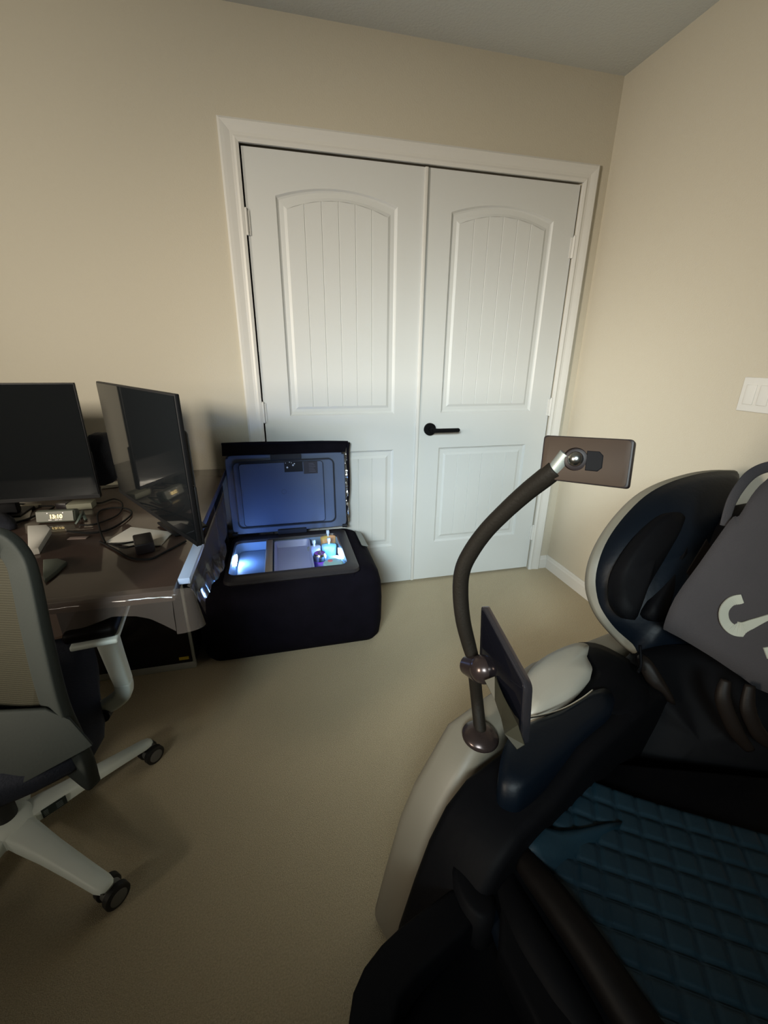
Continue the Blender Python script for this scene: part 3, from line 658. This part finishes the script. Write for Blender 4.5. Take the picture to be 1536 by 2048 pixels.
# five legs with twin casters; two angles from the photo
a1 = math.atan2(-.964+.03+1.144, -1.202+1.464); a0 = math.atan2(-1.352+1.144, -1.172+1.464)
start = (a0+a1)/2-math.radians(36)
for i in range(5):
    an = start+i*2*PI/5; dr = Vector((math.cos(an), math.sin(an), 0)); sd = Vector((-dr.y, dr.x, 0))
    b = bmesh.new()
    rows = []
    for q, wd, zt_, zb_ in ((.03, .036, .118, .078), (.08, .034, .114, .078), (.16, .028, .106, .076), (.26, .024, .096, .072), (.335, .022, .088, .068), (.352, .018, .084, .069), (.360, .010, .079, .072)):
        c = HUB+dr*q
        rows.append([b.verts.new(c+sd*x+Vector((0, 0, z))) for x, z in ((-wd, zb_+.004), (-wd*.92, zt_-.008), (-wd*.6, zt_-.001), (wd*.6, zt_-.001), (wd*.92, zt_-.008), (wd, zb_+.004), (wd*.6, zb_), (-wd*.6, zb_))])
    for p, q in zip(rows, rows[1:]):
        for j in range(8): b.faces.new((p[j], p[(j+1) % 8], q[(j+1) % 8], q[j]))
    b.faces.new(rows[0]); b.faces.new(rows[-1])
    lg = link('base_leg', b, chWhM, oc, angle=50)
    ca = HUB+dr*.338; wa = an+PI/2+(0.35, 0.9, -0.4, 1.2, 0.2)[i] if i > 1 else 0
    if i < 2: wa = math.radians(-42)
    wd_ = Vector((math.cos(wa), math.sin(wa), 0)); tr = Vector((-wd_.y, wd_.x, 0))*.012
    b = bmesh.new(); cyl(b, ca+Vector((0, 0, .04)), ca+Vector((0, 0, .078)), .007, n=12)
    for s in (-1, 1): lathe(b, [(.010, -.010), (.026, -.010), (.030, -.007), (.030, .007), (.026, .010), (.010, .010)], ca+tr+wd_*(s*.0185)+Vector((0, 0, .030)), wd_, 28)
    cs = link('caster', b, tyreM, oc, angle=40)
    b = bmesh.new()
    for s in (-1, 1): lathe(b, [(.0215, .0), (.020, .0108), (.0001, .0125)], ca+tr+wd_*(s*.0185)+Vector((0, 0, .030)), wd_*s, 24)
    cyl(b, ca+tr-wd_*.0085+Vector((0, 0, .030)), ca+tr+wd_*.0085+Vector((0, 0, .030)), .024, n=24); link('caster_cap', b, hubM, cs, angle=40)
    if i == 1:
        Ms = Matrix((dr, sd, Vector((0, 0, 1)))).transposed().to_4x4(); Ms.translation = HUB
        b = bmesh.new(); box(b, .062, .118, -.0355, -.0335, .082, .110, mtx=Ms @ Matrix.Rotation(0, 4, 'Z')); sk = link('sticker', b, mat('leg_sticker', (.018, .028, .028), .5), lg); tag(sk, 'black sticker with pale marks')
        b = bmesh.new()
        for q in range(2):
            for w_ in range(4): box(b, .066+q*.028, .066+q*.028+.010+.005*((w_*3+q) % 3), -.0362, -.0354, .087+w_*.005, .0885+w_*.005, mtx=Ms)
        link('sticker_mark', b, mat('sticker_pale', (.16, .19, .19), .6), sk)
b = bmesh.new(); box(b, -.06, .055, -.02, .02, .16, .21, .006, 2, mtx=Matrix.Translation(D(-18, 1572, 1.02)-Vector((0, 0, .185))) @ Matrix.Rotation(.3, 4, 'Z'))
link('lift_lever', b, chWhM, oc, angle=40)

# ------------------------------------------------------------------ massage chair
mc = thing('massage_chair', 'large black and ash grey massage chair filling the lower right of the room', 'massage chair', W(.1, .28, 0), math.atan2(CA.y, CA.x))
# outer side shell
b = bmesh.new()
sh = [V(x, y, -.12) for x, y in ((1060, 1318), (985, 1372), (890, 1440), (850, 1510), (819, 1564), (791, 1630), (760, 1740), (740, 1818))]
sh = [W(-.62, -.12, .30), W(-.40, -.12, .42)]+sh+[W(.50, -.12, .003), W(-.55, -.12, .003), W(-.70, -.12, .12)]
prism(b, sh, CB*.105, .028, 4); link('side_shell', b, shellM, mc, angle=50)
# inner black body
b = bmesh.new()
ib = [V(x, y, 0) for x, y in ((1065, 1425), (1000, 1500), (930, 1552), (885, 1610), (850, 1680), (820, 1760), (790, 1850))]
ib = [W(-.35, 0, .42), W(-.10, 0, .50)]+ib+[W(.60, 0, .10), W(.60, 0, .003), W(-.6, 0, .003), W(-.6, 0, .3)]
prism(b, ib, CB*.14, .02, 3); link('inner_body', b, leathM, mc, angle=50)
b = bmesh.new(); box(b, -.55, .52, .12, .66, .003, .30, .03, 3, mtx=Matrix((CA, CB, Vector((0, 0, 1)))).transposed().to_4x4()); 
for v in b.verts: v.co += CO
link('seat_base', b, leathM, mc, angle=50)
# near arm box (mostly outside the frame)
b = bmesh.new(); prism(b, [W(u, .60, z) for u, z in ((.30, .003), (.30, .30), (.2, .46), (-.3, .48), (-.5, .40), (-.55, .003))], CB*.13, .02, 3); link('side_shell', b, shellM, mc, angle=50)
# arm cap (ash grey) and the black back part of the arm
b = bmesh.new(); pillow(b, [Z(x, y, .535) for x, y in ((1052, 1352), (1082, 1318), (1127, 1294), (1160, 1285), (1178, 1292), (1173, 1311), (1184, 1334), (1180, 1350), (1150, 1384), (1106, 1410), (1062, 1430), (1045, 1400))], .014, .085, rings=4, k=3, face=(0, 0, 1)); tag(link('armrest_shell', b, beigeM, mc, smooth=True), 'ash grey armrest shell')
b = bmesh.new(); pillow(b, [Z(x, y, .50) for x, y in ((1150, 1290), (1190, 1286), (1235, 1305), (1275, 1335), (1300, 1400), (1250, 1450), (1190, 1440), (1120, 1440), (1150, 1390), (1180, 1345))], .02, .14, rings=4, k=3, face=(0, 0, 1)); link('armrest_back', b, leathM, mc, smooth=True)
# arm pad
b = bmesh.new(); pillow(b, [Z(x, y, .530) for x, y in ((1022, 1470), (1062, 1444), (1120, 1422), (1180, 1385), (1212, 1377), (1228, 1395), (1222, 1422), (1180, 1460), (1110, 1526), (1058, 1572), (1030, 1580), (1000, 1560), (1003, 1510))], .010, .07, rings=5, k=4, face=(0, 0, 1), flatness=5); link('armrest_pad', b, navyM, mc, smooth=True)
b = bmesh.new(); tube(b, [Z(x, y, .542) for x, y in ((1056, 1436), (1095, 1428), (1130, 1416), (1165, 1396), (1186, 1380))], .0022, n=8); tag(link('piping', b, chromeM, mc, smooth=True), 'thin silver piping')
# backrest shell and wing cushion
shell = [(1300, 1322), (1262, 1300), (1228, 1268), (1203, 1238), (1186, 1205), (1178, 1168), (1184, 1124), (1204, 1078), (1236, 1032), (1278, 990), (1328, 962), (1390, 944), (1450, 940), (1478, 950), (1462, 1020), (1430, 1130), (1440, 1260), (1400, 1350)]
def back_t(x, y): return 1.20+.10*(x-1180)/260-.12*max(0, (y-1180))/150
b = bmesh.new(); pillow(b, [D(x, y, back_t(x, y)+.030) for x, y in shell], .0, .022, rings=3, k=4); tag(link('backrest_shell', b, shellM, mc, smooth=True), 'ash grey backrest shell rim')
cush = [(1300, 1318), (1267, 1288), (1231, 1255), (1204, 1216), (1193, 1172), (1200, 1124), (1219, 1078), (1252, 1032), (1294, 991), (1340, 965), (1395, 948), (1446, 942), (1478, 948), (1470, 985), (1452, 1040), (1430, 1130), (1440, 1250), (1420, 1330)]
b = bmesh.new(); pillow(b, [D(x, y, back_t(x, y)+.02) for x, y in cush], .075, .05, rings=8, k=4, flatness=3.2); link('wing_cushion', b, navyM, mc, smooth=True)
for pts, hh in (([(1240, 1215), (1238, 1160), (1262, 1110), (1300, 1060), (1336, 1028), (1362, 1026), (1372, 1046), (1350, 1090), (1318, 1140), (1290, 1190), (1270, 1240)], .012), ([(1296, 1230), (1300, 1180), (1330, 1130), (1368, 1078), (1388, 1042), (1398, 1046), (1394, 1078), (1372, 1126), (1348, 1170), (1330, 1240)], .012)):
    b = bmesh.new(); pillow(b, [D(x, y, back_t(x, y)-.075) for x, y in pts], hh, .04, rings=5, k=4); link('side_airbag', b, leathM, mc, smooth=True)
b = bmesh.new(); pillow(b, [D(x, y, 1.14) for x, y in ((1470, 1060), (1540, 1010), (1680, 1010), (1740, 1150), (1700, 1330), (1560, 1370), (1460, 1300), (1440, 1170))], .03, .14, rings=5, k=3); link('head_cushion', b, leathM, mc, smooth=True)
# lower back cushion
b = bmesh.new(); pillow(b, [D(x, y, t) for x, y, t in ((1262, 1322, 1.12), (1330, 1290, 1.14), (1440, 1300, 1.10), (1560, 1330, 1.04), (1640, 1420, .98), (1640, 1640, .96), (1540, 1700, .97), (1400, 1690, 1.0), (1270, 1650, 1.04), (1230, 1600, 1.06), (1225, 1480, 1.10), (1240, 1400, 1.12))], .03, .10, rings=6, k=4); link('lower_back_cushion', b, leathM, mc, smooth=True)
b = bmesh.new(); pillow(b, [D(x, y, t) for x, y, t in ((1278, 1318, 1.07), (1300, 1320, 1.06), (1322, 1350, 1.05), (1345, 1390, 1.04), (1350, 1410, 1.04), (1325, 1395, 1.05), (1292, 1362, 1.06))], .012, .03, rings=4, k=3); link('cushion_fold', b, foldL, mc, smooth=True)
b = bmesh.new(); tube(b, [D(1280, 1290, 1.06), D(1282, 1330, 1.05), D(1276, 1345, 1.04)], .0035, n=8); link('seam_cord', b, leathM, mc, smooth=True)
for pts in ([(1452, 1360), (1446, 1400), (1470, 1460), (1500, 1500)], [(1500, 1370), (1496, 1420), (1520, 1470), (1560, 1500)]):
    b = bmesh.new(); tube(b, [D(x, y, .94) for x, y in pts], [.010, .016, .016, .010], n=12, flat=.6); link('cushion_fold', b, foldL, mc, smooth=True)
# quilted seat, real diamond padding
SZ = .40
C1 = Vector((math.cos(math.radians(-32)), math.sin(math.radians(-32)), 0)); C2 = Vector((math.cos(math.radians(-122)), math.sin(math.radians(-122)), 0))
orig = Z(1103, 1758, SZ); pit = .0425
q0, q1 = Z(1040, 1700, SZ), Z(1285, 2060, SZ)
def quilt():
    bm = bmesh.new(); st = 8; NU, NV = 13, 9; g = {}
    for i in range(-0*st, NU*st+1):
        for j in range(-5*st, NV*st+1):
            u_, v_ = i/st*pit, j/st*pit
            p = orig+C1*u_+C2*v_
            loc = p-CO; lu, lv = loc.dot(CA), loc.dot(CB)
            if lv < .10 or lv > .62 or lu > .52 or lu < -.20: continue
            if (q1-q0).cross(p-q0).z < 0: continue
            e = abs(math.sin(PI*i/st))*abs(math.sin(PI*j/st))
            zz = .0065*(e**.13)-.035*(max(0, .26-lv)/.16)**2*-.6-.02*max(0, (lu-.44)/.08)**2
            g[i, j] = bm.verts.new(p+Vector((0, 0, zz)))
    for (i, j) in list(g):
        q = [g.get(k) for k in ((i, j), (i+1, j), (i+1, j+1), (i, j+1))]
        if all(q): bm.faces.new(q)
    r = bmesh.ops.extrude_face_region(bm, geom=bm.faces[:])
    for v in [x for x in r['geom'] if isinstance(x, bmesh.types.BMVert)]: v.co.z -= .05
    return bm
link('quilted_seat', quilt(), quiltM, mc, smooth=True)
b = bmesh.new(); pillow(b, [Z(x, y, z) for x, y, z in ((1022, 1632, SZ+.03), (1120, 1660, SZ+.02), (1245, 1643, SZ+.01), (1180, 1700, SZ), (1100, 1756, SZ+.006), (1062, 1700, SZ+.02))], .008, .05, rings=4, k=3, face=(0, 0, 1)); link('seat_corner_pad', b, quiltM, mc, smooth=True)
b = bmesh.new(); prism(b, [Z(x, y, SZ-.012) for x, y in ((1010, 1630), (1200, 1520), (1620, 1560), (1900, 2100), (1500, 2500), (1150, 2200), (1000, 1900))], (0, 0, -.07), .01, 2); link('seat_cushion', b, leathM, mc, angle=50)
b = bmesh.new(); tube(b, [Z(x, y, z) for x, y, z in ((1012, 1640, .39), (1050, 1720, .40), (1110, 1800, .41), (1180, 1900, .41), (1270, 2040, .40), (1380, 2200, .39))], [.012, .022, .026, .028, .03, .03], n=16); link('seat_bolster', b, brownL, mc, smooth=True)
b = bmesh.new(); tube(b, [Z(x, y, z) for x, y, z in ((1000, 1660, .36), (1010, 1760, .36), (1050, 1860, .37), (1110, 1960, .37), (1180, 2080, .36), (1260, 2240, .35))], [.02, .03, .034, .034, .034, .034], n=16); link('calf_bolster', b, leathM, mc, smooth=True)
b = bmesh.new(); tube(b, [Z(x, y, .345) for x, y in ((985, 1760), (1000, 1840), (1030, 1920), (1060, 1990), (1100, 2060), (1150, 2150))], [.012, .02, .022, .024, .024, .02], n=14); link('calf_bolster', b, navyM, mc, smooth=True)
# leg rest: padded side wall wrapping the front
lr_o = [(950, 1752), (900, 1776), (850, 1812), (800, 1850), (762, 1886), (728, 1930), (706, 1980), (697, 2040), (696, 2140)]
lr_i = [(790, 2140), (786, 2060), (800, 2000), (836, 1950), (880, 1908), (925, 1868), (960, 1838)]
b = bmesh.new(); pillow(b, [Z(x, y, .375) for x, y in lr_o+lr_i], .008, .34, rings=3, k=3, face=(0, 0, 1), flatness=4) if False else prism(b, [Z(x, y, .36) for x, y in lr_o+lr_i], (0, 0, -.34), .010, 3)
link('leg_rest_wall', b, leathM, mc, angle=50)
b = bmesh.new(); prism(b, [Z(x, y, .30) for x, y in ((960, 1700), (1010, 1690), (1200, 2200), (900, 2300), (780, 2200), (790, 2060), (850, 1950), (940, 1850))], (0, 0, -.28), .02, 3); link('leg_rest', b, leathM, mc, angle=50)
b = bmesh.new(); pillow(b, [Z(x, y, .385) for x, y in ((905, 1740), (925, 1722), (960, 1735), (985, 1790), (990, 1830), (960, 1840), (925, 1800))], .006, .12, rings=4, k=3, face=(0, 0, 1)); link('knee_pad', b, leathM, mc, smooth=True)

# ------------------------------------------------------------------ tote bag hanging over the backrest
BT = 1.02
def bagp(x, y): return D(x, y, 1.085-.10*(x-1330)/210-.04*(y-930)/450)
bag = thing('tote_bag', 'dark grey cloth tote bag with pale letters hanging over the massage chair back', 'bag', bagp(1450, 1300))
b = bmesh.new(); bo = [(1327, 1252), (1350, 1195), (1400, 1125), (1440, 1068), (1466, 1034), (1479, 1031), (1504, 990), (1530, 962), (1570, 945), (1700, 990), (1720, 1200), (1680, 1400), (1540, 1388), (1480, 1352), (1420, 1312), (1360, 1276), (1334, 1262)]
pillow(b, [bagp(x, y) for x, y in bo], .004, .012, rings=5, k=3, flatness=3); link('bag_body', b, clothM, bag, smooth=True)
b = bmesh.new()
tube(b, [bagp(x, y)+ray(x, y)*.012 for x, y in ((1448, 1052), (1463, 1003), (1486, 966), (1510, 944), (1545, 932), (1600, 928))], [.011, .013, .014, .014, .014], n=12, flat=.25, upv=tuple(-fw)); link('handle', b, clothM, bag, smooth=True)
b = bmesh.new(); prism(b, [D(x, y, 1.105) for x, y in ((1373, 1145), (1414, 1078), (1424, 1096), (1388, 1160))], fw*.004, .001, 1); tag(link('label_tab', b, brownL, bag), 'small brown tab at the bag edge')
# pale letters
def stroke(path, wdt):
    P = crom([bagp(x, y)-ray(x, y)*.0065 for x, y in path], 6); bm = bmesh.new(); n = -fw; rr = []
    for i, p in enumerate(P):
        t = (P[min(i+1, len(P)-1)]-P[max(i-1, 0)]).normalized(); s = t.cross(n).normalized()*wdt/2
        rr.append([bm.verts.new(p-s), bm.verts.new(p+s), bm.verts.new(p+s-n*.003), bm.verts.new(p-s-n*.003)])
    for a, c in zip(rr, rr[1:]):
        for j in range(4): bm.faces.new((a[j], a[(j+1) % 4], c[(j+1) % 4], c[j]))
    bm.faces.new(rr[0]); bm.faces.new(rr[-1]); return bm
link('letter', stroke([(1487, 1203), (1468, 1207), (1455, 1221), (1455, 1240), (1467, 1255), (1486, 1259), (1508, 1253), (1536, 1245), (1562, 1236), (1590, 1215), (1590, 1185), (1570, 1172)], .034), letterM, bag)
b = bmesh.new(); prism(b, [bagp(x, y)-ray(x, y)*.0065 for x, y in ((1519, 1203), (1536, 1188), (1560, 1180), (1560, 1222), (1536, 1214))], fw*.003); link('letter', b, letterM, bag)
b = bmesh.new(); prism(b, [bagp(x, y)-ray(x, y)*.0065 for x, y in ((1528, 1296), (1560, 1290), (1570, 1320), (1536, 1318))], fw*.003); link('letter', b, letterM, bag)

# ------------------------------------------------------------------ gooseneck device stand
st = thing('gooseneck_stand', 'dark bronze gooseneck device stand rising from the massage chair side', 'device stand', D(960, 1476, .915))
bc = D(960, 1474, .915)
b = bmesh.new(); lathe(b, [(.039, 0), (.040, .004), (.037, .010), (.026, .018), (.014, .022), (.0001, .023)], bc, (0.05, -.05, 1)); link('base', b, bronzeM, st, angle=50)
b = bmesh.new(); tube(b, [bc+Vector((0, 0, .012)), D(954, 1400, .93), D(948, 1340, .90)], .0135, n=16); link('pole', b, rubberM, st, smooth=True)
gp = [(950, 1330, .90), (938, 1290, .90), (926, 1240, .89), (921, 1185, .88), (925, 1140, .865), (943, 1102, .845), (972, 1062, .815), (1010, 1023, .78), (1052, 985, .745), (1090, 955, .715), (1112, 938, .70)]
b = bmesh.new(); tube(b, [D(*p) for p in gp], [.0125, .015, .016, .0165, .0165, .0165, .016, .016, .0165, .017, .0165], n=20); link('neck', b, rubberM, st, smooth=True)
b = bmesh.new(); tube(b, [D(1106, 943, .703), D(1120, 926, .694), D(1134, 908, .685)], .0125, n=16); cyl(b, D(1126, 918, .69), D(1150, 918, .685), .007, n=12); tag(link('metal_sleeve', b, silverM, st, angle=40), 'silver metal sleeve')
b = bmesh.new(); sph(b, D(1151, 918, .672), .0125); nrm_u = (D(1151, 918, .60)-D(1151, 918, .67)).normalized(); tag(link('ball_joint', b, chromeM, st, smooth=True), 'chrome ball')
b = bmesh.new(); lathe(b, [(.011, .006), (.017, .004), (.020, -.004), (.018, -.012)], D(1152, 919, .674), nrm_u); link('socket_ring', b, caseD, st, angle=40)
# lower joint
b = bmesh.new(); cyl(b, D(934, 1330, .905), D(960, 1338, .87), .020, .028); sph(b, D(968, 1338, .845), .029, n=28); link('clamp_joint', b, bronzeM, st, angle=50)
b = bmesh.new(); cyl(b, D(975, 1328, .855), D(998, 1322, .85), .026, .036, n=28); link('socket_ring', b, bronzeM, st, angle=40)
# upper phone
def panel(name, label, cat, c4, th, m, bev, parent=None, front=None):
    """c4 = four corners of the face that looks at the viewer, th = thickness away"""
    P = [Vector(p) for p in c4]; n = newell(P)
    if n.dot(CAM-P[0]) < 0: n = -n
    out = []
    for i in range(4):
        a, p, q = P[i-1], P[i], P[(i+1) % 4]
        d1, d2 = (a-p).normalized()*bev, (q-p).normalized()*bev
        for t in (0, .25, .5, .75, 1):
            out.append(p+d1*(1-t)**2+d2*t**2)
    b = bmesh.new(); prism(b, out, -n*th, min(th*.25, .002), 2); return b, n, P
c4 = [D(1088, 870, .705), D(1270, 879, .625), D(1256, 978, .632), D(1078, 957, .71)]
b, n_, P_ = panel('p', '', '', c4, .022, None, .006)
ph = thing('smartphone', 'smoky brown cased phone held at the top of the gooseneck stand', 'phone', sum(P_, Vector())/4)
link('phone_case', b, caseD, ph, angle=40)
cm = sum(P_, Vector())/4
b, _, _ = panel('p', '', '', [cm+(p-cm)*.955+n_*.0012 for p in P_], .002, None, .008); tag(link('back_cover', b, caseM, ph, angle=40), 'translucent smoky brown back')
b = bmesh.new(); rr = (P_[1]-P_[0]).normalized(); uu = (P_[0]-P_[3]).normalized()
c_ = D(1180, 921, .660); prism(b, [c_+rr*x+uu*y for x, y in ((-.006, .015), (.012, .015), (.018, .009), (.018, -.010), (.012, -.016), (-.006, -.016))], -n_*.006, .001, 1)
link('mount_plate', b, blackM, st, angle=40)
# lower phone, edge-on
A_, B_, C_, D_ = D(962, 1208, .845), D(1050, 1372, .70), D(1042, 1496, .715), D(958, 1322, .86)
P4 = [A_, B_, C_, D_]
b, n2, _ = panel('p', '', '', P4, .016, None, .012)
t2 = thing('smartphone', 'thick chrome-edged phone seen edge-on beside the armrest, on the gooseneck stand', 'phone', sum(P4, Vector())/4)
link('phone_body', b, chromeM if False else mat('dark_chrome', (.14, .13, .15), .14, metal=.9), t2, angle=40)
c2 = sum(P4, Vector())/4
b, _, _ = panel('p', '', '', [c2+(p-c2)*.94+n2*.001 for p in P4], .002, None, .010); link('screen', b, glassM, t2, angle=40)
b = bmesh.new(); prism(b, [D(x, y, t) for x, y, t in ((968, 1360, .80), (990, 1400, .78), (1003, 1438, .75), (1010, 1468, .72), (1034, 1500, .70), (1050, 1490, .70), (1036, 1450, .70), (1006, 1390, .74), (990, 1352, .79))], ray(1000, 1400)*.004, .001, 1)
link('holder_bracket', b, mat('olive_metal', (.028, .026, .016), .5, metal=.2), st, angle=40)
